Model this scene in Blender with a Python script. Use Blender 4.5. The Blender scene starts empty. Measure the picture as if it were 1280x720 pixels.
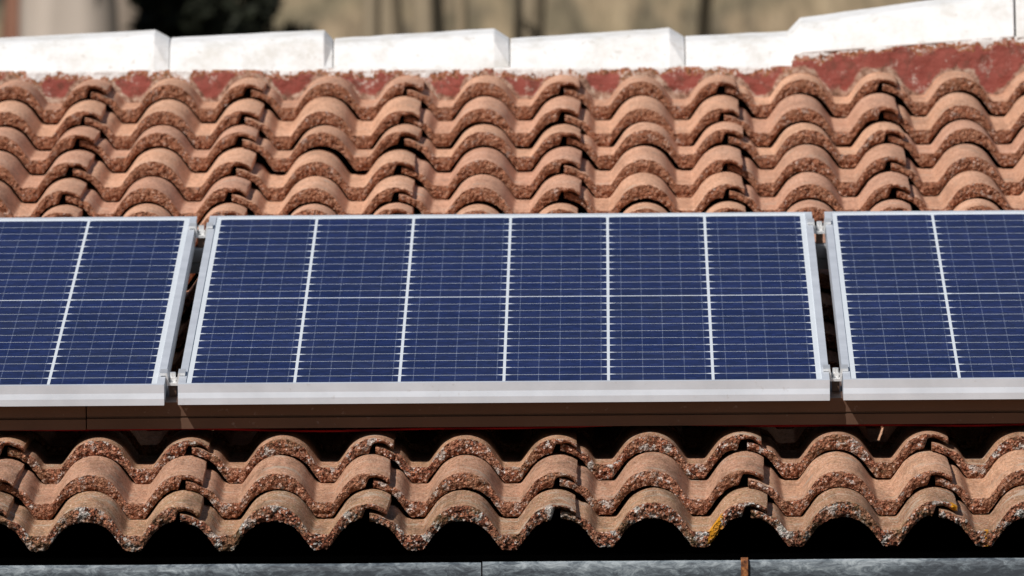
import bpy, math, random
from mathutils import Vector, Matrix, noise as mn
random.seed(7)
R = math.radians
C = bpy.context.scene.collection
sc = bpy.context.scene
TH = R(12)          # roof slope
Z0 = 3.2            # height of the eave row's crest

def RP(x, s, h):    # roof coordinates (across, up the slope, off the slope) -> world
    return Vector((x, s*math.cos(TH)-h*math.sin(TH), Z0+s*math.sin(TH)+h*math.cos(TH)))

# ------------------------------------------------------------------ helpers
class MB:
    def __init__(self): self.v, self.f, self.m = [], [], []
    def quad(self, a, b, c, d, m=0):
        n = len(self.v); self.v += [a, b, c, d]; self.f.append((n, n+1, n+2, n+3)); self.m.append(m)
    def poly(self, pts, m=0):
        n = len(self.v); self.v += list(pts); self.f.append(tuple(range(n, n+len(pts)))); self.m.append(m)
    def box(self, x0, x1, y0, y1, z0, z1, m=0):
        n = len(self.v)
        self.v += [(x, y, z) for z in (z0, z1) for y in (y0, y1) for x in (x0, x1)]
        for f in ((0, 2, 3, 1), (4, 5, 7, 6), (0, 1, 5, 4), (2, 6, 7, 3), (0, 4, 6, 2), (1, 3, 7, 5)):
            self.f.append(tuple(n+i for i in f)); self.m.append(m)
    def loft(self, secs, m=0, closed=True, caps=True):
        n = len(self.v); k = len(secs[0])
        for s in secs: self.v += list(s)
        for i in range(len(secs)-1):
            for j in range(k if closed else k-1):
                a = n+i*k+j; b = n+i*k+(j+1) % k
                self.f.append((a, b, b+k, a+k)); self.m.append(m)
        if caps and closed:
            self.f.append(tuple(n+j for j in reversed(range(k)))); self.m.append(m)
            self.f.append(tuple(n+(len(secs)-1)*k+j for j in range(k))); self.m.append(m)
    def cyl(self, c, r, z0, z1, n=12, m=0):
        self.loft([[(c[0]+r*math.cos(2*math.pi*i/n), c[1]+r*math.sin(2*math.pi*i/n), z) for i in range(n)] for z in (z0, z1)], m)
    def mesh(self, name, mats, smooth=False):
        me = bpy.data.meshes.new(name)
        me.from_pydata([tuple(p) for p in self.v], [], self.f)
        for m in mats: me.materials.append(m)
        if len(mats) > 1: me.polygons.foreach_set('material_index', self.m)
        if smooth: me.polygons.foreach_set('use_smooth', [True]*len(me.polygons))
        me.update(); return me
    def build(self, name, mats, parent=None, smooth=False, bevel=0):
        if not isinstance(mats, (list, tuple)): mats = [mats]
        o = bpy.data.objects.new(name, self.mesh(name, mats, smooth)); C.objects.link(o); o.parent = parent
        import bmesh
        b = bmesh.new(); b.from_mesh(o.data); bmesh.ops.recalc_face_normals(b, faces=b.faces); b.to_mesh(o.data); b.free()
        if bevel:
            md = o.modifiers.new('bevel', 'BEVEL'); md.width = bevel; md.segments = 2; md.limit_method = 'ANGLE'
        return o
def tag(o, label=None, cat=None, group=None, kind=None):
    if label: o['label'] = label
    if cat: o['category'] = cat
    if group: o['group'] = group
    if kind or cat: o['kind'] = kind or 'thing'
    return o
def empty(name, loc, rot=(0, 0, 0)):
    o = bpy.data.objects.new(name, None); C.objects.link(o); o.location = loc; o.rotation_euler = rot
    o.empty_display_size = .05
    return o
def copy_tree(o, parent=None):
    c = o.copy(); C.objects.link(c); c.parent = parent
    for ch in list(o.children): copy_tree(ch, c)
    return c

# ------------------------------------------------------------------ materials
class NT:
    def __init__(self, name):
        self.mat = bpy.data.materials.new(name); self.mat.use_nodes = True
        self.t = self.mat.node_tree; self.n = self.t.nodes; self.l = self.t.links
        self.b = self.n['Principled BSDF']
    def node(self, typ, **kw):
        n = self.n.new(typ)
        for k, v in kw.items(): setattr(n, k, v)
        return n
    def set(self, n, **kw):
        for k, v in kw.items(): 
            key = k.replace('_', ' ')
            n.inputs[key].default_value = v
    def coords(self, scale=(1, 1, 1), rnd=True):
        tc = self.node('ShaderNodeTexCoord'); mp = self.node('ShaderNodeMapping')
        mp.inputs['Scale'].default_value = scale
        if rnd:
            oi = self.node('ShaderNodeObjectInfo'); mu = self.node('ShaderNodeVectorMath', operation='SCALE')
            cx = self.node('ShaderNodeCombineXYZ')
            self.l.new(oi.outputs['Random'], cx.inputs[0]); self.l.new(oi.outputs['Random'], cx.inputs[1]); self.l.new(oi.outputs['Random'], cx.inputs[2])
            self.l.new(cx.outputs[0], mu.inputs[0]); mu.inputs['Scale'].default_value = 37.
            ad = self.node('ShaderNodeVectorMath', operation='ADD')
            self.l.new(tc.outputs['Object'], ad.inputs[0]); self.l.new(mu.outputs[0], ad.inputs[1])
            self.l.new(ad.outputs[0], mp.inputs['Vector'])
        else: self.l.new(tc.outputs['Object'], mp.inputs['Vector'])
        return mp.outputs[0]
    def noise(self, vec, scale, detail=3, rough=.55, dist=0):
        n = self.node('ShaderNodeTexNoise'); self.l.new(vec, n.inputs['Vector'])
        n.inputs['Scale'].default_value = scale; n.inputs['Detail'].default_value = detail
        n.inputs['Roughness'].default_value = rough; n.inputs['Distortion'].default_value = dist
        return n.outputs['Fac']
    def voro(self, vec, scale, out='Color', feature='F1'):
        n = self.node('ShaderNodeTexVoronoi', feature=feature); self.l.new(vec, n.inputs['Vector'])
        n.inputs['Scale'].default_value = scale
        return n.outputs[out]
    def ramp(self, fac, stops, interp='LINEAR'):
        n = self.node('ShaderNodeValToRGB'); n.color_ramp.interpolation = interp
        e = n.color_ramp.elements
        while len(e) > 1: e.remove(e[-1])
        e[0].position = stops[0][0]; e[0].color = self.col(stops[0][1])
        for p, c in stops[1:]:
            x = e.new(p); x.color = self.col(c)
        self.l.new(fac, n.inputs[0]); return n.outputs[0]
    @staticmethod
    def col(c):
        if isinstance(c, (int, float)): return (c, c, c, 1)
        return (*c, 1) if len(c) == 3 else c
    def mix(self, fac, a, b, mode='MIX'):
        n = self.node('ShaderNodeMix', data_type='RGBA', blend_type=mode)
        for i, v in ((0, fac), (6, a), (7, b)):
            if isinstance(v, (int, float)) and i == 0: n.inputs[0].default_value = v
            elif isinstance(v, (tuple, int, float)): n.inputs[i].default_value = self.col(v)
            else: self.l.new(v, n.inputs[i])
        return n.outputs[2]
    def math(self, op, a, b=0., c=None, clamp=False):
        n = self.node('ShaderNodeMath', operation=op); n.use_clamp = clamp
        for i, v in enumerate((a, b) if c is None else (a, b, c)):
            if isinstance(v, (int, float)): n.inputs[i].default_value = v
            else: self.l.new(v, n.inputs[i])
        return n.outputs[0]
    def attr(self, name):
        n = self.node('ShaderNodeAttribute', attribute_type='OBJECT', attribute_name=name); return n.outputs['Fac']
    def sep(self, vec):
        n = self.node('ShaderNodeSeparateXYZ'); self.l.new(vec, n.inputs[0]); return n.outputs
    def bump(self, h, strength=.5, dist=.002, prev=None):
        n = self.node('ShaderNodeBump'); n.inputs['Strength'].default_value = strength; n.inputs['Distance'].default_value = dist
        self.l.new(h, n.inputs['Height'])
        if prev is not None: self.l.new(prev, n.inputs['Normal'])
        return n.outputs[0]
    def done(self, color=None, rough=.8, metal=0., spec=.3, normal=None, coat=None):
        b = self.b
        if color is not None:
            if isinstance(color, tuple): b.inputs['Base Color'].default_value = self.col(color)
            else: self.l.new(color, b.inputs['Base Color'])
        if isinstance(rough, (int, float)): b.inputs['Roughness'].default_value = rough
        else: self.l.new(rough, b.inputs['Roughness'])
        b.inputs['Metallic'].default_value = metal; b.inputs['Specular IOR Level'].default_value = spec
        if normal is not None: self.l.new(normal, b.inputs['Normal'])
        return self.mat

def lichen_patch(m, col):
    """small orange or yellow lichen patch; its place on the tile comes from the tile's own properties"""
    tc = m.node('ShaderNodeTexCoord'); xyz = m.sep(tc.outputs['Object'])
    dx = m.math('SUBTRACT', xyz[0], m.attr('patch_x')); dy = m.math('SUBTRACT', xyz[1], .012); dy = m.math('MULTIPLY', dy, .45)
    d = m.math('SQRT', m.math('ADD', m.math('MULTIPLY', dx, dx), m.math('MULTIPLY', dy, dy)))
    d = m.math('SUBTRACT', m.attr('patch_r'), d)
    nz = m.noise(tc.outputs['Object'], 220, 3); d = m.math('ADD', d, m.math('MULTIPLY', m.math('SUBTRACT', nz, .5), .022))
    f = m.math('MULTIPLY', d, 600., clamp=True)
    return m.mix(f, col, (.55, .24, .014))

def tile_top_mat():
    m = NT('terracotta_tile_surface'); v = m.coords(); vs = m.coords((1, .16, 1))     # grain drawn out along the tile by the extruder
    n1 = m.noise(v, 9, 4); n2 = m.noise(vs, 200, 5, .75); n3 = m.noise(vs, 380, 3, .7)
    base = m.ramp(n1, [(.3, (.49, .262, .168)), (.5, (.55, .305, .200)), (.72, (.60, .355, .245))])
    dark = m.ramp(n2, [(.35, (.38, .30, .25)), (.46, (.92, .91, .90)), (.62, (1.36, 1.34, 1.32))])
    ls = m.attr('weather')
    c = m.mix(m.math('MULTIPLY_ADD', ls, .45, .55), base, dark, 'MULTIPLY')
    # weathering, strongest near the eave
    c = m.mix(m.math('MULTIPLY', ls, .68), c, (.30, .148, .082))
    fl = m.ramp(m.noise(v, 60, 5, .7), [(.42, 0.), (.60, 1.)])
    c = m.mix(m.math('MULTIPLY', m.math('MULTIPLY', fl, ls), .75), c, (.19, .135, .065))
    gr = m.ramp(m.noise(vs, 260, 3, .7), [(.57, 0.), (.63, 1.)])
    c = m.mix(m.math('MULTIPLY', gr, m.math('MULTIPLY', ls, .6)), c, (.56, .42, .32))
    sp = m.ramp(n3, [(.58, 0.), (.66, 1.)]); c = m.mix(m.math('MULTIPLY', sp, .7), c, (.66, .47, .36))
    dk = m.ramp(m.noise(vs, 300, 3, .7), [(.34, 1.), (.43, 0.)]); c = m.mix(m.math('MULTIPLY', dk, m.math('MULTIPLY_ADD', ls, .55, .35)), c, (.10, .05, .03))
    # small hue drift tile to tile
    oi = m.node('ShaderNodeObjectInfo'); hv = m.node('ShaderNodeHueSaturation'); m.l.new(c, hv.inputs['Color'])
    m.l.new(m.math('MULTIPLY_ADD', oi.outputs['Random'], .006, .496), hv.inputs['Hue'])
    m.l.new(m.math('MULTIPLY_ADD', oi.outputs['Random'], .20, .90), hv.inputs['Value'])
    lb = m.math('ADD', m.noise(v, 17, 3, .6), m.math('MULTIPLY', m.math('SUBTRACT', m.noise(v, 210, 3, .7), .5), .35))
    lf = m.math('MULTIPLY', m.math('SUBTRACT', m.math('ADD', lb, m.math('MULTIPLY_ADD', ls, .05, -.01)), .62), 14., clamp=True)
    c = m.mix(m.math('MULTIPLY', lf, .55), hv.outputs[0], (.40, .35, .28))
    st = m.ramp(m.noise(vs, 24, 4, .65), [(.36, .62), (.50, 1.), (.70, 1.06)]); c = m.mix(m.math('MULTIPLY_ADD', ls, .6, .4), c, st, 'MULTIPLY')
    c = lichen_patch(m, c)
    b = m.bump(n2, .5, .0015); b = m.bump(n3, .5, .0007, b)
    return m.done(c, .88, 0, .15, b)

def tile_nose_mat():
    m = NT('broken_terracotta_nose'); v = m.coords()
    vc = m.voro(v, 290); sp = m.sep(vc)
    g = m.ramp(sp[0], [(.0, (.035, .016, .010)), (.25, (.11, .040, .024)), (.5, (.25, .085, .050)), (.75, (.38, .155, .088)), (.92, (.46, .25, .17)), (1., (.66, .55, .50))])
    n1 = m.noise(v, 160, 4, .65); g = m.mix(.9, g, m.ramp(n1, [(.34, .18), (.50, 1.), (.66, 1.45)]), 'MULTIPLY')
    # pale crusty lichen
    ls = m.attr('weather')
    ln = m.math('ADD', m.noise(v, 58, 2, .5), m.math('MULTIPLY', m.math('SUBTRACT', m.noise(v, 260, 2), .5), .34))
    th = m.math('MULTIPLY_ADD', ls, .09, .025)
    lf = m.math('MULTIPLY', m.math('SUBTRACT', m.math('ADD', ln, th), .685), 22., clamp=True)
    g = m.mix(m.math('MULTIPLY', lf, .85), g, m.ramp(sp[1], [(0., (.30, .29, .27)), (.5, (.52, .50, .47)), (1., (.74, .72, .68))]))
    ol = m.math('MULTIPLY', m.math('SUBTRACT', m.noise(v, 22, 3), .50), 8., clamp=True)
    g = m.mix(m.math('MULTIPLY', m.math('MULTIPLY', ol, ls), .45), g, (.13, .11, .055))
    g = lichen_patch(m, g)
    fresh = m.math('MULTIPLY', m.math('SUBTRACT', 1., ls), .66, clamp=True)
    g = m.mix(fresh, g, m.ramp(m.noise(v, 140, 4, .7), [(.35, (.11, .042, .024)), (.46, (.32, .130, .070)), (.56, (.42, .195, .115)), (.68, (.58, .40, .30))]))
    sm = m.ramp(m.noise(v, 26, 3, .6), [(.46, 0.), (.62, .45)])
    g = m.mix(sm, g, m.ramp(m.noise(v, 90, 4, .7), [(.35, (.20, .085, .048)), (.6, (.40, .20, .12))]))
    h = m.voro(v, 290, 'Distance'); b = m.bump(h, 1., .004); b = m.bump(n1, 1., .005, b)
    return m.done(g, .95, 0, .1, b)

M_top, M_nose = tile_top_mat(), tile_nose_mat()

def alu_mat(name, col, rough, metal):
    m = NT(name); v = m.coords((1, 1, 1)); n = m.noise(v, 14, 5, .6)
    c = m.mix(1., col, m.ramp(n, [(.3, .90), (.7, 1.06)]), 'MULTIPLY')
    d = m.ramp(m.noise(v, 90, 3), [(.66, 0.), (.76, 1.)]); c = m.mix(m.math('MULTIPLY', d, .35), c, (.30, .27, .25))
    return m.done(c, m.math('MULTIPLY_ADD', n, .2, rough-.1), metal, .4)
M_alu = alu_mat('anodised_aluminium', (.51, .54, .59), .42, .12)
M_rail = alu_mat('rail_reflected_brown', (.095, .052, .034), .5, .3)  # aluminium; reflected tiles and panel shade painted into the brown
M_clamp = alu_mat('bright_clamp_metal', (.80, .80, .80), .35, .6)

def cells_mat():
    m = NT('polycrystalline_cells'); tc = m.node('ShaderNodeTexCoord'); v = tc.outputs['Object']
    vc = m.sep(m.voro(v, 85)); n = m.noise(v, 420, 3, .8)
    c = m.ramp(vc[0], [(0., (.0026, .0056, .042)), (.5, (.0040, .0082, .057)), (1., (.0075, .0145, .078))])
    c = m.mix(1., c, m.ramp(n, [(.30, .55), (.5, 1.), (.70, 1.6)]), 'MULTIPLY')
    fx = m.math('FLOOR', m.math('MULTIPLY', m.math('ADD', m.sep(v)[0], -.019), 1/.1722)); fy = m.math('FLOOR', m.math('MULTIPLY', m.sep(v)[1], 1/.0853))
    oi = m.node('ShaderNodeObjectInfo'); cx = m.node('ShaderNodeCombineXYZ'); m.l.new(fx, cx.inputs[0]); m.l.new(fy, cx.inputs[1]); m.l.new(oi.outputs['Random'], cx.inputs[2])
    wn = m.node('ShaderNodeTexWhiteNoise'); m.l.new(cx.outputs[0], wn.inputs['Vector'])
    c = m.mix(1., c, m.ramp(wn.outputs['Value'], [(0., .88), (1., 1.14)]), 'MULTIPLY')
    # pale silver fingers: the busbars run up the slope
    x = m.sep(v)[0]
    t = m.math('FRACT', m.math('MULTIPLY', m.math('ADD', x, -.0255+.0008), 1/(.1722/5)))
    d = m.math('ABSOLUTE', m.math('SUBTRACT', t, .5))
    ln = m.math('LESS_THAN', d, .017)
    br = m.ramp(m.noise(v, 60, 2), [(.40, .25), (.60, 1.)])
    c = m.mix(m.math('MULTIPLY', m.math('MULTIPLY', ln, br), .38), c, (.30, .36, .50))
    ds = m.ramp(m.noise(v, 7, 5, .6), [(.35, 0.), (.75, 1.)]); c = m.mix(m.math('MULTIPLY', ds, .02), c, (.5, .5, .5))
    return m.done(c, .34, 0, .07)
M_cells = cells_mat()
def sheet_mat():
    m = NT('white_backsheet'); v = m.coords(); n = m.noise(v, 30, 3)
    return m.done(m.mix(n, (.54, .585, .63), (.63, .67, .71)), .45, 0, .2)
M_sheet = sheet_mat()

def white_mat():
    m = NT('whitewashed_ridge'); v = m.coords(); n = m.noise(v, 11, 5, .65)
    c = m.ramp(n, [(.34, (.52, .51, .49)), (.46, (.61, .61, .61)), (.7, (.67, .67, .675))])
    s = m.ramp(m.noise(v, 42, 4, .7), [(.60, 0.), (.70, 1.)]); z = m.sep(v)
    gm = m.ramp(m.noise(v, 7, 6, .75), [(.50, 0.), (.68, .5)]); c = m.mix(gm, c, (.46, .43, .38))
    c = m.mix(m.math('MULTIPLY', s, .6), c, (.40, .37, .33))
    return m.done(c, .85, 0, .2, m.bump(m.noise(v, 60, 4), .4, .004))
M_white = white_mat()
def mortar_mat():
    m = NT('red_painted_mortar'); v = m.coords(rnd=False); n = m.noise(v, 12, 4, .6)
    c = m.mix(n, (.19, .048, .038), (.31, .095, .075))
    dk = m.ramp(m.noise(v, 45, 4, .7), [(.38, 1.), (.50, 0.)]); c = m.mix(m.math('MULTIPLY', dk, .6), c, (.12, .055, .04))
    wh = m.ramp(m.noise(v, 30, 6, .8), [(.57, 0.), (.68, 1.)]); c = m.mix(m.math('MULTIPLY', wh, .75), c, (.55, .50, .44))
    fx = m.sep(m.node('ShaderNodeUVMap').outputs[0])[0]
    pk = m.math('MULTIPLY', m.math('SUBTRACT', m.math('MULTIPLY', m.noise(v, 24, 4, .65), .050), m.math('ADD', fx, .012)), 160., clamp=True)
    c = m.mix(m.math('MULTIPLY', pk, .85), c, m.ramp(m.noise(v, 90, 4, .7), [(.36, (.12, .075, .05)), (.5, (.33, .22, .16)), (.66, (.50, .42, .34))]))
    # whitewash slopped over from the ridge caps, then a fringe of moss; UV.y is the distance below the caps
    uv = m.node('ShaderNodeUVMap'); y = m.sep(uv.outputs[0])[1]
    nn = m.math('MULTIPLY', m.math('SUBTRACT', m.noise(v, 22, 5, .7), .5), .085)
    e = m.math('ADD', y, nn)
    mo = m.math('MULTIPLY', m.math('SUBTRACT', .017, e), 220., clamp=True)
    mc = m.ramp(m.noise(v, 120, 4, .7), [(.38, (.06, .035, .025)), (.47, (.30, .15, .06)), (.54, (.34, .12, .085)), (.62, (.60, .56, .50))])
    c = m.mix(m.math('MULTIPLY', mo, .8), c, mc)
    ww = m.math('MULTIPLY', m.math('SUBTRACT', .007, e), 320., clamp=True); c = m.mix(ww, c, (.64, .635, .63))
    h = m.noise(v, 70, 5, .7)
    return m.done(c, .9, 0, .15, m.bump(h, .8, .006))
M_mortar = mortar_mat()
def gutter_mat():
    m = NT('scratched_blue_grey_metal'); tc = m.node('ShaderNodeTexCoord'); v0 = tc.outputs['Object']
    mp = m.node('ShaderNodeMapping'); mp.inputs['Scale'].default_value = (1, 1, 2.6); mp.inputs['Rotation'].default_value = (0, R(-14), 0)
    m.l.new(v0, mp.inputs[0]); v = mp.outputs[0]
    n = m.noise(v, 34, 8, .80, .8); n2 = m.noise(v0, 3.2, 2)
    z = m.sep(v0)[2]
    top = m.math('MULTIPLY', m.math('ADD', z, .016), 6.)       # paler towards the top edge
    f = m.math('ADD', m.math('ADD', n, m.math('MULTIPLY', m.math('SUBTRACT', n2, .5), .45)), top)
    c = m.ramp(f, [(.42, (.026, .032, .040)), (.50, (.058, .070, .083)), (.57, (.105, .125, .142)), (.72, (.27, .30, .32))])
    return m.done(c, .55, 0, .3, m.bump(n, .4, .002))
M_gutter = gutter_mat()
def rust_mat():
    m = NT('rusty_strap'); v = m.coords(); n = m.noise(v, 110, 5, .7)
    return m.done(m.ramp(n, [(.35, (.035, .014, .008)), (.5, (.15, .055, .022)), (.68, (.36, .15, .05))]), .85, 0, .2, m.bump(n, .5, .002))
M_rust = rust_mat()
def plain(name, a, b, scale, rough=.9, spec=.2, bump=.3):
    m = NT(name); v = m.coords(); n = m.noise(v, scale, 5, .6)
    return m.done(m.mix(n, a, b), rough, 0, spec, m.bump(n, bump, .01))
M_shade_felt = plain('shade_black_felt', (.004, .004, .004), (.010, .009, .009), 40, .95, 0.)  # shade under tiles and panels put into this near-black colour
M_fascia = plain('shade_black_timber', (.004, .003, .003), (.009, .007, .007), 40, .95, 0.)  # near-black colour stands in for the eave and gutter shade
M_wall = plain('rendered_wall', (.55, .50, .42), (.62, .58, .50), 6)
M_cable = plain('red_cable', (.34, .006, .010), (.42, .008, .012), 20, .5)

# ------------------------------------------------------------------ the tile
P = .15175           # roll pitch
H = .047             # roll height
TK = .0258           # thickness
def roll(x, widen=1.):
    """top profile of the double-roll tile, crest at P/2, trough at 0"""
    d = abs((x - P/2) - round((x - P/2)/P)*P)*widen
    Rr = .054; d1 = .044
    if d < d1: f = H-(Rr-math.sqrt(Rr*Rr-d*d))
    else: f = H-(Rr-math.sqrt(Rr*Rr-d1*d1))-(d-d1)*1.406
    k = .0015
    return k*math.log(1+math.exp(min(f/k, 60)))
def sst(a, b, x):
    t = max(0, min(1, (x-a)/(b-a))); return t*t*(3-2*t)
X0, X1 = -P/2+.004, 1.5*P+.031
def prof(x):
    T = roll(x)-H
    top = T-.0125*(1-sst(X0+.026, X0+.048, x))
    bot = roll(x, .965)-H-TK
    if x > 1.5*P-.010: bot = T-.0108-(1-sst(1.5*P-.010, 1.5*P-.002, x))*(TK-.0108)
    return top, bot
TL = .455
def tile_mesh(seed):
    rnd = random.Random(seed); off = Vector((seed*13.7, seed*5.1, 2.3))
    nx = 170; xs = [X0+(X1-X0)*i/nx for i in range(nx+1)]
    ys = [0, .0015, .003, .005, .0075, .0105, .014, .019, .026, .036, .05, .07, .1, .14, .19, .25, .31, .38, TL]
    nv = 11
    mb = MB(); idx = {}
    chip_x = 1.5*P+.012+rnd.uniform(-.008, .008); chip = rnd.uniform(.002, .006)
    def front(x):     # how far the broken nose is set back
        q = Vector((x, 0, 0))+off
        return .0035*(mn.noise(q*28)+.6*mn.noise(q*90))+.004
    def T(x, y):
        t, b = prof(x)
        q = Vector((x, y, 0))+off
        near = math.exp(-y/.012)
        t += .0006*mn.noise(q*35)+near*(.0012*mn.noise(q*120)+.0013*mn.noise(q*260)-.0013)
        return t
    def B(x, y):
        t, b = prof(x); q = Vector((x, y, 4))+off
        near = math.exp(-y/.02)
        b += near*(.0014*mn.noise(q*80)+.0016*mn.noise(q*210))
        if x > 1.5*P-.035: b += near*(.0015+.005*max(0, mn.noise(q*55)))
        g = math.exp(-((x-chip_x)/.010)**2); b += near*g*chip
        return min(b, t-.004)
    # top
    for j, y in enumerate(ys):
        for i, x in enumerate(xs):
            yy = y+front(x)*math.exp(-y/.01)
            xx = x
            if i == nx: xx = x+.0015*mn.noise((Vector((0, y, 9))+off)*60)
            idx['t', i, j] = len(mb.v); mb.v.append((xx, yy, T(x, y)))
    for j in range(len(ys)-1):
        for i in range(nx):
            mb.f.append((idx['t', i, j], idx['t', i+1, j], idx['t', i+1, j+1], idx['t', i, j+1]))
            q = Vector((xs[i], ys[j], 1))+off
            w = ys[j]+.010*mn.noise(q*70)+.007*mn.noise(q*190)
            mb.m.append(1 if w < .0030 else 0)
    # nose
    for k in range(1, nv+1):
        for i, x in enumerate(xs):
            t = T(x, 0); b = B(x, 0); u = k/nv; z = t+(b-t)*u
            q = Vector((x, 0, z))+off
            d = front(x)+.0030*mn.noise(q*110)+.0028*mn.noise(q*220)+.0018*mn.noise(q*400)+.002*u*u-.0022*math.sin(u*math.pi)
            idx['n', i, k] = len(mb.v); mb.v.append((x, d, z))
    for i in range(nx+1): idx['n', i, 0] = idx['t', i, 0]
    for k in range(nv):
        for i in range(nx):
            mb.f.append((idx['n', i, k+1], idx['n', i+1, k+1], idx['n', i+1, k], idx['n', i, k])); mb.m.append(1)
    # underside
    yb = [0, .006, .015, .04, .12, .30, TL]
    for j, y in enumerate(yb):
        for i, x in enumerate(xs):
            idx['b', i, j] = idx['n', i, nv] if j == 0 else len(mb.v)
            if j: mb.v.append((x, y+front(x)*math.exp(-y/.01), B(x, y)))
    for j in range(len(yb)-1):
        for i in range(nx):
            mb.f.append((idx['b', i, j+1], idx['b', i+1, j+1], idx['b', i+1, j], idx['b', i, j])); mb.m.append(1 if j < 2 else 0)
    # sides and back
    for i, fl in ((0, 1), (nx, 0)):
        a = [idx['t', i, j] for j in range(len(ys))]; b = [idx['b', i, j] for j in range(len(yb))]
        n = [idx['n', i, k] for k in range(nv, 0, -1)]
        loop = a+b[::-1]+n[1:]
        # triangulate the strip between top and bottom edge
        ia = ib = 0
        while ia < len(a)-1 or ib < len(b)-1:
            ya = ys[ia+1] if ia < len(a)-1 else 9; yb_ = yb[ib+1] if ib < len(b)-1 else 9
            if ya <= yb_: f = (a[ia], a[ia+1], b[ib]); ia += 1
            else: f = (a[ia], b[ib+1], b[ib]); ib += 1
            mb.f.append(f if fl else f[::-1]); mb.m.append(1 if ia < 3 else 0)
    j = len(ys)-1; jb = len(yb)-1
    for i in range(nx):
        mb.f.append((idx['t', i+1, j], idx['t', i, j], idx['b', i, jb], idx['b', i+1, jb])); mb.m.append(0)
    me = mb.mesh('roof_tile', [M_top, M_nose], True)
    try: me.set_sharp_from_angle(angle=R(50))
    except Exception: pass
    return me
NVAR = 9
tiles = [tile_mesh(i+1) for i in range(NVAR)]

# rows: distance up the slope of each row's nose
rows = [0.0, .308, .663]
hid = [.663+(3.250-.663)*k/8 for k in range(1, 8)]
upper = [3.250, 3.532, 3.872, 4.252, 4.555, 4.931]
S = rows+hid+upper+[5.27]
EDGE = [-.9365-.3035+.3035*k for k in range(9)]      # right-hand lap edge of each column; 0 and 8 lie outside the picture
row_names = {0: 'in the lowest row over the gutter', 1: 'in the middle row below the panels', 2: 'in the row tucked under the panels',
             10: 'in the first row above the panels', 11: 'in the second row above the panels', 12: 'in the third row above the panels',
             13: 'in the fourth row above the panels', 14: 'in the second row below the ridge', 15: 'in the top row against the red mortar'}
colnames = ['', 'leftmost', 'second from left', 'third from left', 'middle', 'third from right', 'second from right', 'rightmost', '']
row_dx = [random.uniform(-.0015, .0015) for _ in range(17)]
row_gap = [random.uniform(0, .0025) for _ in range(17)]; row_gap[0] = row_gap[1] = row_gap[2] = 0.; row_gap[12] = .0045; row_gap[15] = .003
for r in range(16):
    s = S[r]; g = S[r+1]-s
    hs = 0.
    if 3 <= r <= 9: hs = -.030*math.sin(math.pi*(r-2)/8)**.7
    for c in range(9):
        rr = random.Random(r*31+c)
        me = tiles[(r*5+c*4+(r*c) % 3) % NVAR]
        o = bpy.data.objects.new('roof_tile', me); C.objects.link(o)
        x = EDGE[c]-.031-1.5*P+row_dx[r]+rr.uniform(-.0028, .0028)
        o.location = RP(x, s+rr.uniform(-.011, .011), hs+rr.uniform(-.0012, .0012))
        tilt = math.atan((.0280+row_gap[r]+rr.uniform(-.0012, .0014))/g)
        o.rotation_euler = (TH-tilt+rr.uniform(-.004, .004), rr.uniform(-.007, .007), rr.uniform(-.010, .010))
        o['patch_x'] = 9.; o['patch_r'] = .01
        o['weather'] = {0: 1.0, 1: .55, 2: .75}.get(r, .12)+rr.uniform(-.1, .1)
        if c in (0, 8):
            tag(o, 'red clay roof tile just beyond the %s edge of the photo' % ('left' if c == 0 else 'right'), 'roof tile', 'roof tiles beyond the picture edge')
        elif 3 <= r <= 9:
            tag(o, 'red clay roof tile in the deep shade underneath the solar panels', 'roof tile', 'roof tiles hidden under the panels')
        else:
            extra = ''
            if r == 0 and c == 5: o['patch_x'] = P*1.5-.052; o['patch_r'] = .012; extra = ', orange lichen patch'
            if r == 0 and c == 6: o['patch_x'] = P*1.5+.026; o['patch_r'] = .007; extra = ', yellow lichen spot'
            if r == 0 and c == 7: o['patch_x'] = .003; o['patch_r'] = .004; extra = ', yellow lichen in trough'
            tag(o, '%s clay double-roll tile %s%s' % (colnames[c], row_names[r], extra), 'roof tile', 'clay roof tiles')

# ------------------------------------------------------------------ house below the tiles
hs = empty('house', RP(0, 1, -.5))
def hpart(mb, name, mat, bevel=0):
    o = mb.build(name, mat, hs, bevel=bevel); o.matrix_parent_inverse = Matrix.Translation(-hs.location); return o
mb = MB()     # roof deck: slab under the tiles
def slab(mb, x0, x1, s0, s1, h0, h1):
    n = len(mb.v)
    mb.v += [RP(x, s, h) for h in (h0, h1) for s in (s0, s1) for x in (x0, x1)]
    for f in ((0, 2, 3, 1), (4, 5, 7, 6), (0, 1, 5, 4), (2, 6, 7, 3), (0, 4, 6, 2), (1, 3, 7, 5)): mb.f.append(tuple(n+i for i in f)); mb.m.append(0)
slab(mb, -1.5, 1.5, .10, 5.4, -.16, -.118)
hpart(mb, 'roof_deck', M_shade_felt)
mb = MB(); slab(mb, -1.5, 1.5, .085, .10, -.16, -.098); hpart(mb, 'eave_shade_board', M_shade_felt)  # added board that keeps the open tile ends dark
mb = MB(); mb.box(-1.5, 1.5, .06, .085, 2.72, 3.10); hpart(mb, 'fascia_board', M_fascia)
mb = MB(); mb.box(-1.5, 1.5, .30, 5.6, 0, 2.75); hpart(mb, 'wall', M_wall)
mb = MB(); mb.quad((-1.5, 5.30, 4.21), (1.5, 5.30, 4.21), (1.5, 9., 3.3), (-1.5, 9., 3.3)); hpart(mb, 'rear_roof_light_block', M_shade_felt)  # unseen back slope, added to block light through the ridge
tag(hs, 'house under the tiled roof, showing only as black shadow between tiles and gutter', 'house')

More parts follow.
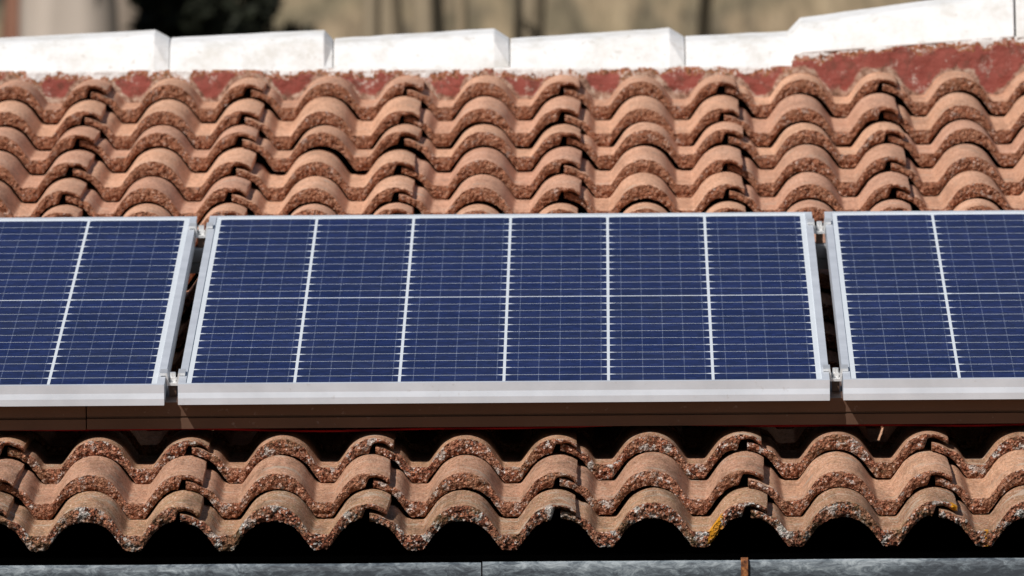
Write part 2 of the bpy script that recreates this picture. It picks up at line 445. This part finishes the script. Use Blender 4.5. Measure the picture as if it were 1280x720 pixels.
# ------------------------------------------------------------------ gutter
zt = 3.2-.0251-.0735
gx = [(-1.50, -.1795), (-.1770, .2345), (.2440, 1.50)]
glab = ['blue grey gutter length left of the hairline joint', 'blue grey gutter length between the joint and the rusty strap', 'darker slate grey gutter length right of the rusty strap']
def gutter(x0, x1):
    mb = MB()
    pts = [(-.100, -.110), (-.135, -.106), (-.152, -.09), (-.158, -.065), (-.158, -.012), (-.156, -.004), (-.151, 0), (-.145, -.001), (-.143, -.006),
           (-.145, -.012), (-.149, -.014), (-.149, -.065), (-.142, -.085), (-.100, -.100)]
    L = x1-x0; n = max(2, int(L/.02)); secs = []
    for i in range(n+1):
        x = x0+L*i/n; w = .0009*mn.noise(Vector((x*6, 3, 1)))
        secs.append([(x, y+w, z+w) for y, z in pts])
    mb.loft(secs)
    back = MB(); back.box(x0+.001, x1-.001, -.0995, .055, -.108, -.101)
    return mb, back
for (x0, x1), lb, dz in zip(gx, glab, (-.0012, 0, .0006)):
    mb, back = gutter(x0, x1)
    o = mb.build('gutter', M_gutter, smooth=False); o.location = (0, 0, zt+dz)
    tag(o, lb, 'gutter', 'lengths of gutter along the eave')
    bo = back.build('gutter_floor', M_fascia, o)
    for p in o.data.polygons: p.use_smooth = False
mb = MB()   # strap folded round the gutter
sp = [(-.161, -.095), (-.1615, -.002), (-.1585, .0035), (-.147, .0045), (-.141, .001), (-.141, .0035), (-.147, .0070), (-.160, .0060), (-.1642, -.001), (-.1640, -.095)]
mb.loft([[(x, y, z) for y, z in sp] for x in (.2335, .2392, .2450)])
o = mb.build('gutter_strap', M_rust, bevel=.0006); o.location = (0, 0, zt-.0025)
tag(o, 'narrow rusty brown strap hooked over the gutter', 'gutter bracket')

# ------------------------------------------------------------------ solar panels
PW, PL, PT = 1.072, 2.10, .034
s_b, h_b, s_t, h_t = .70, .0862, 2.80, .0565
ptilt = math.atan((h_b-h_t)/(s_t-s_b))
def make_panel():
    root = empty('solar_panel', (0, 0, 0))
    f = MB(); lw = .0125
    bp = [(0, 0), (0, -.0142), (-.0022, -.0232), (-.0022, -PT), (.022, -PT), (.022, -PT+.002), (.002, -PT+.002), (.002, -.006), (lw, -.006), (lw, 0)]
    f.loft([[(x, y, z) for y, z in bp] for x in (0, PW)])
    f.loft([[(x, PL-y, z) for y, z in bp] for x in (0, PW)])
    sp_ = [(0, 0), (0, -PT), (.022, -PT), (.022, -PT+.002), (.002, -PT+.002), (.002, -.006), (lw, -.006), (lw, 0)]
    f.loft([[(x, y, z-.0004) for x, z in sp_] for y in (lw, PL-lw)])
    f.loft([[(PW-x, y, z-.0004) for x, z in sp_] for y in (lw, PL-lw)])
    f.build('frame', M_alu, root)
    b = MB(); b.box(.003, PW-.003, .003, PL-.003, -.0058, -.0022); b.build('backsheet', M_sheet, root)
    cm = MB(); mx = .0215; cgap = .0048; cw = (PW-2*mx-5*cgap)/6
    my0, my1, mid, rg = .016, .036, .0085, .0030
    ch = (PL-my0-my1-mid-22*rg)/24
    z = -.0021
    y = my0
    for j in range(24):
        for i in range(6):
            x = mx+i*(cw+cgap); a = .0105; q = .0085
            x2, y2 = x+cw, y+ch
            cm.poly([(x+a, y, z), (x2-a, y, z), (x2, y+q*.6, z), (x2, y2-q*.6, z), (x2-a, y2, z), (x+a, y2, z), (x, y2-q*.6, z), (x, y+q*.6, z)])
        y += ch+(mid if j == 11 else rg)
    co = cm.build('solar_cells', M_cells, root)
    jb = MB(); jb.box(PW/2-.06, PW/2+.06, PL-.20, PL-.10, -.028, -.0062); jb.build('junction_box', M_shade_felt, root, bevel=.003)
    return root
proto = make_panel()
plab = ['left solar panel, cut off by the left edge of the photo', 'whole middle solar panel between the two gaps, six cell columns wide', 'right solar panel, cut off by the right edge of the photo']
px = [-.6832-.0228-PW, -.6832, .3890+.0222]
for i in range(3):
    o = proto if i == 0 else copy_tree(proto)
    o.location = RP(px[i], s_b, h_b+(-.0007 if i == 0 else 0.0004 if i == 2 else 0)); o.rotation_euler = (TH-ptilt, 0, 0)
    tag(o, plab[i], 'solar panel', 'blue solar panels in a row on the roof')

def PP(x, y, z):    # panel plane coordinates
    a = TH-ptilt; o = RP(x, s_b, h_b)
    return Vector((x, o.y+y*math.cos(a)-z*math.sin(a), o.z+y*math.sin(a)+z*math.cos(a)))
# clamps
def make_clamp(gap):
    root = empty('panel_clamp', (0, 0, 0)); h = gap/2; w = h+.0095; L = .05
    m = MB()
    pr = [(-w, .0006), (-w, .0048), (-h+.002, .0048), (-h+.0048, -.012), (h-.0048, -.012), (h-.002, .0048), (w, .0048), (w, .0006), (h+.0002, .0006), (h-.0018, -.016), (-h+.0018, -.016), (-h-.0002, .0006)]
    m.loft([[(x, y, z) for x, z in pr] for y in (0, L)])
    m.build('clamp_plate', M_clamp, root)
    b = MB(); b.cyl((0, L*.4), .0068, -.0118, -.0045, 6); b.cyl((0, L*.4), .0050, -.0045, .0035, 14); b.build('bolt', M_clamp, root)
    n = MB(); n.box(-.006, .006, .006, .044, -.034, -.0165); n.build('spring_nut', M_rail, root)
    return root
cl = None
gaps = [(-.6832-.0114, .0228), (.3890+.0111, .0222)]
for gi, (gxx, gw) in enumerate(gaps):
    for yi, y in enumerate((.095, 1.925)):
        o = make_clamp(.0225) if cl is None else copy_tree(cl)
        if cl is None: cl = o
        o.location = PP(gxx, y, 0); o.rotation_euler = (TH-ptilt, 0, 0)
        tag(o, 'shiny clamp with bolt in the %s panel gap, %s end' % (('left', 'right')[gi], ('lower', 'upper')[yi]), 'clamp', 'clamps joining the solar panels')
# rails: profile with a groove along the front
def rail(x0, x1, y, hgt, name_lab, mat, feet=(), dep=.040):
    root = empty('mounting_rail', PP((x0+x1)/2, y, -PT)); root.rotation_euler = (TH-ptilt, 0, 0)
    a, b = x0-(x0+x1)/2, x1-(x0+x1)/2
    t = -.0005
    pr = [(0, t), (0, t-hgt*.52), (.004, t-hgt*.54), (.004, t-hgt*.585), (-.0015, t-hgt*.605), (-.0015, t-hgt), (dep, t-hgt), (dep, t)]
    m = MB(); m.loft([[(x, yy, z) for yy, z in pr] for x in (a, b)]); m.build('rail_bar', mat, root)
    for fx in feet:
        q = MB(); c = fx-(x0+x1)/2
        q.box(c-.014, c+.014, .002, .036, t-hgt-.028, t-hgt-.0003); q.build('foot', mat, root)
    return root
r1 = rail(-.8345, 1.46, .031, .0440, '', M_rail, dep=.21)  # front rails deepened to stop sun shafts through the panel gaps
tag(r1, 'long brown rail under the front edge of the middle and right panels', 'rail', 'rails carrying the solar panels')
r2 = rail(-1.75, -.8365, .031, .0430, '', M_rail, dep=.21); r2.location = PP((-1.75-.8365)/2, .030, -PT-.0014)
tag(r2, 'short brown rail piece butted on at the far left under the panels', 'rail', 'rails carrying the solar panels')
M_rail2 = alu_mat('grey_rail', (.30, .31, .32), .5, .4)
r3 = rail(-1.72, 1.46, 1.905, .042, '', M_rail2)
tag(r3, 'dull grey upper rail glimpsed through the gaps between the panels', 'rail', 'rails carrying the solar panels')

# red cable lying along the tile crests
cu = bpy.data.curves.new('cable', 'CURVE'); cu.dimensions = '3D'; cu.bevel_depth = .0019; cu.bevel_resolution = 3
spn = cu.splines.new('POLY'); pts = []
for i in range(121):
    x = -1.15+2.2*i/120
    pts.append(RP(x, .800+.006*math.sin(x*3), -.0055+.0022*math.sin(x*7+1)+.0012*math.sin(x*17)))
spn.points.add(len(pts)-1)
for q, p_ in zip(spn.points, pts): q.co = (*p_, 1)
co = bpy.data.objects.new('cable_curve', cu); C.objects.link(co)
dg = bpy.context.evaluated_depsgraph_get(); cme = bpy.data.meshes.new_from_object(co.evaluated_get(dg))
bpy.data.objects.remove(co)
co = bpy.data.objects.new('cable', cme); C.objects.link(co); cme.materials.clear(); cme.materials.append(M_cable)
tag(co, 'thin red cable running in the shade beneath the panels', 'cable')

# ------------------------------------------------------------------ ridge: caps and mortar
SR = 5.19; DH = -.0155
def capo(secs, label):
    """secs: list of (x, base height, top height, set-back of the top) in roof coordinates"""
    me = MB(); out = []
    for x, hb, ht, k in secs:
        hb += DH; ht += DH
        d = ht-hb; w = .0022*mn.noise(Vector((x*22, 1, 1)))
        pr = [(k*.8, hb), (.002+k*.8, hb+.004), (.045+k, hb+d*.80+w), (.062+k, ht-.003+w), (.075+k, ht+w), (.145-k, ht+w), (.165-k, ht-.004), (.22, hb), (.20, hb-.004), (.04, hb-.004)]
        out.append([RP(x, SR+a, b) for a, b in pr])
    me.loft(out)
    o = me.build('ridge_cap', M_white, bevel=.0022)
    # put the origin at the cap's base
    c = RP(secs[0][0], SR+.1, secs[0][1]+DH); o.data.transform(Matrix.Translation(-c)); o.location = c
    tag(o, label, 'ridge cap', 'whitewashed caps along the ridge'); return o
def lin(a, b, n=8): return [a+(b-a)*i/n for i in range(n+1)]
hb0 = .004
def cap(x0, x1, h0, h1, hend, label, cham=.030):
    secs = []
    for t in [i/9 for i in range(10)]:
        x = x0+(x1-cham-x0)*t; secs.append((x, hb0+.0005*math.sin(x*40), h0+(h1-h0)*t, 0))
    secs.append((x1-.002, hb0, hend, .012)); secs.append((x1, hb0, hend-.002, .014))
    return capo(secs, label)
CAPS = []
cap(-1.50, -.8225, .036, .0655, .052, 'whitewashed ridge cap at the far left')
cap(-.8215, -.5055, .0500, .0635, .047, 'second whitewashed ridge cap from the left, dark seam at its right end', .018)
cap(-.5040, -.1630, .0465, .0640, .047, 'third whitewashed ridge cap from the left')
cap(-.1615, .1770, .0440, .0625, .047, 'fourth whitewashed ridge cap from the left')
cap(.1785, .410, .0460, .0560, .050, 'short low whitewashed cap next to the raised ridge', .004)
def rcap(x0, x1, b0, b1, h0, h1, label, cham):
    secs = [(x0, hb0, .054, .010)] if cham else []
    for t in [i/9 for i in range(10)]:
        x = x0+cham+(x1-x0-cham)*t; secs.append((x, b0+(b1-b0)*t, h0+(h1-h0)*t, -.006))
    return capo(secs, label)
rcap(.3755, .8150, .0310, .0600, .0800, .1340, 'big raised whitewashed cap sloping up at the right', .027)
rcap(.8185, 1.35, .0575, .100, .1320, .200, 'raised whitewashed cap at the right picture edge, beyond a dark crack', 0)

# mortar bed
mb = MB(); uvs = []
nx = 420; nz = 22
def capbase(x):
    if x < .388: return hb0+.002
    if x < .8165: return .0330+(.0600-.0310)*(x-.4025)/(.8150-.4025)
    return .0600+(x-.8185)*.0799
for i in range(nx+1):
    x = -1.45+2.8*i/nx
    for k in range(nz+1):
        u = k/nz; top = capbase(x)+DH; hgt = top-(top+.105)*u
        q = Vector((x, 0, hgt)); d = .004*mn.noise(q*25)+.0022*mn.noise(q*80)
        s = SR-.003-.006*u+d*.9
        rollz = roll(x-(EDGE[0]-.031-1.5*P))
        mb.v.append(RP(x, s, hgt)); uvs.append((hgt-(rollz-H-.0226), top-hgt))
for i in range(nx):
    for k in range(nz):
        a = i*(nz+1)+k; mb.f.append((a, a+1, a+nz+2, a+nz+1)); mb.m.append(0)
# back of the bed, so that it has depth
n0 = len(mb.v)
for i in range(nx+1):
    x = -1.45+2.8*i/nx
    for hh in (capbase(x)+DH, -.10): mb.v.append(RP(x, SR+.19, hh)); uvs.append((x, .03))
for i in range(nx):
    a = n0+2*i; mb.f.append((a, a+2, a+3, a+1)); mb.m.append(0)
    mb.f.append((i*(nz+1), (i+1)*(nz+1), n0+2*(i+1), n0+2*i)); mb.m.append(0)
me = mb.mesh('mortar_bed', [M_mortar], True); ul = me.uv_layers.new(name='UVMap')
for lp in me.loops: ul.data[lp.index].uv = uvs[lp.vertex_index]
o = bpy.data.objects.new('mortar_bed', me); C.objects.link(o)
tag(o, 'flaking red painted mortar bed between the top tiles and the white ridge', 'mortar bed')

# ------------------------------------------------------------------ ground, hillside and its plants
def ground_mat():
    m = NT('dry_earth'); v = m.coords(rnd=False); n = m.noise(v, .6, 6); n2 = m.noise(v, 9, 4)
    return m.done(m.mix(n2, m.mix(n, (.16, .12, .075), (.25, .20, .13)), (.12, .11, .06)), .95, 0, .1)
mb = MB(); mb.quad((-600, -600, 0), (600, -600, 0), (600, 900, 0), (-600, 900, 0))
o = mb.build('ground', ground_mat()); tag(o, kind='structure')
def hill_mat():
    m = NT('tan_rock_face'); tc = m.node('ShaderNodeTexCoord'); mp = m.node('ShaderNodeMapping'); mp.inputs['Scale'].default_value = (1, .25, .22)
    m.l.new(tc.outputs['Object'], mp.inputs[0]); v = mp.outputs[0]
    n = m.noise(v, 2.6, 4, .6); n2 = m.noise(tc.outputs['Object'], 1.1, 3)
    c = m.ramp(n, [(.38, (.055, .046, .034)), (.46, (.13, .105, .072)), (.54, (.225, .170, .108)), (.66, (.33, .255, .165))])
    c = m.mix(m.ramp(n2, [(.4, 0.), (.7, .5)]), c, (.24, .20, .12))
    return m.done(c, .95, 0, .05, m.bump(n, .6, .3))
mb = MB(); nxh, nyh = 120, 44
for j in range(nyh+1):
    for i in range(nxh+1):
        x = -90+180*i/nxh; t = j/nyh; y = 46+t*60; z = -1+23*t**.8
        q = Vector((x*.12, y*.08, 3)); z += 1.6*mn.noise(q)+.5*mn.noise(q*4); y += 1.2*mn.noise(q*2+Vector((9, 9, 9)))
        mb.v.append((x, y, z))
for j in range(nyh):
    for i in range(nxh):
        a = j*(nxh+1)+i; mb.f.append((a, a+1, a+nxh+2, a+nxh+1)); mb.m.append(0)
o = mb.build('hillside', hill_mat(), smooth=True); tag(o, kind='structure')

CAM = Vector((0.02693, -24.2926, 2.12598)); PSI, PHI = R(.3663), R(3.3448)
def leaf_mat(name, a, b):
    m = NT(name); oi = m.node('ShaderNodeTexCoord'); n = m.noise(oi.outputs['Object'], 3., 3)
    return m.done(m.mix(n, a, b), .7, 0, .2)
M_dark = leaf_mat('dark_leaves', (.004, .005, .003), (.014, .017, .007))
M_dry = leaf_mat('dry_twigs', (.10, .080, .055), (.21, .175, .125))
M_bark = leaf_mat('bark', (.16, .128, .088), (.25, .20, .135))
M_rose = leaf_mat('rock', (.30, .25, .21), (.42, .36, .31))
def shrub(x, y, z0, w, h, mat, label, n=2600, leaf=.07, seed=1):
    rr = random.Random(seed); root = empty('shrub', (x, y, z0)); m = MB()
    blobs = [(rr.uniform(-.5, .5)*w*.6, rr.uniform(-.3, .3)*w, rr.uniform(.3, .85)*h, rr.uniform(.22, .38)*w) for _ in range(7)]
    for _ in range(n):
        bx, by, bz, br = rr.choice(blobs); d = Vector((rr.gauss(0, 1), rr.gauss(0, 1), rr.gauss(0, 1))).normalized()*br*rr.random()**.4
        c = Vector((bx, by, max(.05, bz+d.z)))+Vector((d.x, d.y, 0)); a = Vector((rr.gauss(0, 1), rr.gauss(0, 1), rr.gauss(0, 1))).normalized(); b = a.orthogonal().normalized()
        s = leaf*rr.uniform(.6, 1.2); m.quad(c-a*s, c-b*s*.5, c+a*s, c+b*s*.5)
    m.build('foliage', mat, root)
    t = MB()
    for k in range(5):
        a = rr.uniform(0, 6.28); e = Vector((math.cos(a)*w*.3, math.sin(a)*w*.3, h*.7)); secs = []
        for i in range(5):
            c = e*(i/4); r_ = .03*(1-i/5); secs.append([(c.x+r_*math.cos(q*1.257), c.y+r_*math.sin(q*1.257), c.z) for q in range(5)])
        t.loft(secs)
    t.build('stem', M_bark, root); tag(root, label, 'shrub', 'shrubs on the slope behind the roof'); return root
def bgx(px, D): return CAM.x+(px-757)/19000.*D          # where along the slope a plant stands, D metres off
shrub(bgx(255, 68), 43.6, 4.9, 0.80, 3.0, M_dark, 'dark green shrub, a black blur behind the left ridge caps', 5200, .06, 3)
shrub(bgx(340, 69), 44.6, 5.2, 0.50, 2.75, M_dark, 'smaller dark shrub at the right flank of the big black one', 1500, .05, 4)
shrub(bgx(15, 70), 45.5, 5.2, 0.40, 2.2, M_dark, 'dark blurred shrub in the top left corner', 1200, .05, 5)
def trunk(px, D, r, label, mat=M_bark, lean=0., seed=0):
    x = bgx(px, D); y = CAM.y+D; rr = random.Random(seed)
    root = empty('tree', (x, y, 2.)); m = MB(); secs = []
    for i in range(14):
        t = i/13; z = 9*t; q = r*(1.25-.7*t); cx = lean*z+.06*math.sin(z*1.3+seed)
        secs.append([(cx+q*math.cos(a*math.pi/4), q*math.sin(a*math.pi/4), z) for a in range(8)])
    m.loft(secs); m.build('trunk', mat, root, smooth=True)
    c = MB()
    for _ in range(1500):
        d = Vector((rr.gauss(0, .55), rr.gauss(0, .55), rr.gauss(0, .8)))+Vector((lean*9, 0, 8.4)); a = Vector((rr.gauss(0, 1), rr.gauss(0, 1), rr.gauss(0, 1))).normalized(); b = a.orthogonal().normalized(); s = .1
        if d.z < 6.6: continue
        c.quad(d-a*s, d-b*s*.4, d+a*s, d+b*s*.4)
    c.build('crown', M_dark, root); tag(root, label, 'tree', 'bare trunks on the slope behind the roof'); return root
M_grey = leaf_mat('weathered_bark', (.17, .135, .09), (.28, .22, .145))
for i, (px_, D, r_, mt, lb) in enumerate([
        (432, 66, .045, M_bark, 'slim dark trunk, a blurred streak right of the black shrub'),
        (487, 67, .070, M_bark, 'dark brown trunk blurred over the middle of the third ridge cap'),
        (532, 66.5, .085, M_bark, 'thickest dark trunk, blurred over the third ridge cap'),
        (575, 68, .030, M_grey, 'thin grey trunk blurred over the right end of the third cap'),
        (682, 67, .080, M_bark, 'brown trunk blurred above the left half of the fourth cap'),
        (868, 68, .035, M_grey, 'pale brown trunk blurred above the seam after the fourth cap'),
        (1118, 66, .060, M_bark, 'dark trunk blurred over the middle of the raised cap')]):
    trunk(px_, D, r_, lb, mt, lean=(.01, -.008, .004)[i % 3], seed=i+1)

def boulder(px_, D, z0, w, h, mat, label, seed):
    x = bgx(px_, D); y = CAM.y+D; m = MB(); secs = []; off = Vector((seed*7.1, 0, 0))
    for j in range(13):
        ph = -math.pi/2+math.pi*j/12*.999+.0005; ring = []
        for i in range(20):
            th = 2*math.pi*i/20; d = Vector((math.cos(th)*math.cos(ph), math.sin(th)*math.cos(ph), math.sin(ph)))
            k = 1+.35*mn.noise(d*1.6+off)+.14*mn.noise(d*5+off); ring.append((d.x*w/2*k, d.y*w/2*k, h/2+d.z*h/2*k))
        secs.append(ring)
    m.loft(secs); o = m.build('boulder', mat, smooth=True); o.location = (x, y, z0)
    tag(o, label, 'boulder', 'boulders on the slope behind the roof')
M_rosy = leaf_mat('reddish_rock', (.14, .06, .04), (.22, .11, .07))
M_brown = leaf_mat('brown_rock', (.15, .12, .095), (.24, .195, .155))
boulder(82, 67, 5.6, .40, 2.6, M_rose, 'pale greyish boulder blurred above the far left ridge cap', 1)
boulder(132, 68.5, 5.3, .50, 3.2, M_brown, 'brown boulder between the pale boulder and the black shrub', 2)
boulder(30, 68, 5.72, .24, 1.95, M_rosy, 'small reddish boulder low in the top left corner', 3)

# ------------------------------------------------------------------ light, sky, camera
w = bpy.data.worlds.new('World'); sc.world = w; w.use_nodes = True
nt = w.node_tree; sky = nt.nodes.new('ShaderNodeTexSky'); sky.sky_type = 'NISHITA'; sky.sun_disc = False
EL, AZ = R(40), R(34)
sky.sun_elevation = EL; sky.sun_rotation = math.pi+AZ; sky.air_density = 1; sky.dust_density = .6
bg = nt.nodes['Background']; nt.links.new(sky.outputs[0], bg.inputs[0]); bg.inputs[1].default_value = .05
sd = bpy.data.lights.new('sun', 'SUN'); sd.energy = 5; sd.angle = R(.5); sd.color = (1, .955, .90)
so = bpy.data.objects.new('sun', sd); C.objects.link(so)
tosun = Vector((-math.sin(AZ)*math.cos(EL), -math.cos(AZ)*math.cos(EL), math.sin(EL)))
so.rotation_euler = tosun.to_track_quat('Z', 'Y').to_euler(); so.location = (-10, -20, 20)

cd = bpy.data.cameras.new('camera'); cam = bpy.data.objects.new('camera', cd); C.objects.link(cam); sc.camera = cam
fwd = Vector((-math.sin(PSI)*math.cos(PHI), math.cos(PSI)*math.cos(PHI), math.sin(PHI)))
right = Vector((math.cos(PSI), math.sin(PSI), 0)); up = right.cross(fwd)
a = R(-.36)   # clockwise roll of the camera
r2_ = right*math.cos(a)+up*math.sin(a); u2_ = up*math.cos(a)-right*math.sin(a)
cam.matrix_world = Matrix(((r2_.x, u2_.x, -fwd.x, CAM.x), (r2_.y, u2_.y, -fwd.y, CAM.y), (r2_.z, u2_.z, -fwd.z, CAM.z), (0, 0, 0, 1)))
cd.sensor_width = 36; cd.lens = 19000/1280*36; cd.clip_start = .5; cd.clip_end = 2000
cd.dof.use_dof = True; cd.dof.focus_distance = 24.9; cd.dof.aperture_fstop = cd.lens/1000/.031
sc.view_settings.view_transform = 'Standard'; sc.view_settings.look = 'None'; sc.view_settings.exposure = 0.1; sc.view_settings.gamma = 1
sc.cycles.max_bounces = 4
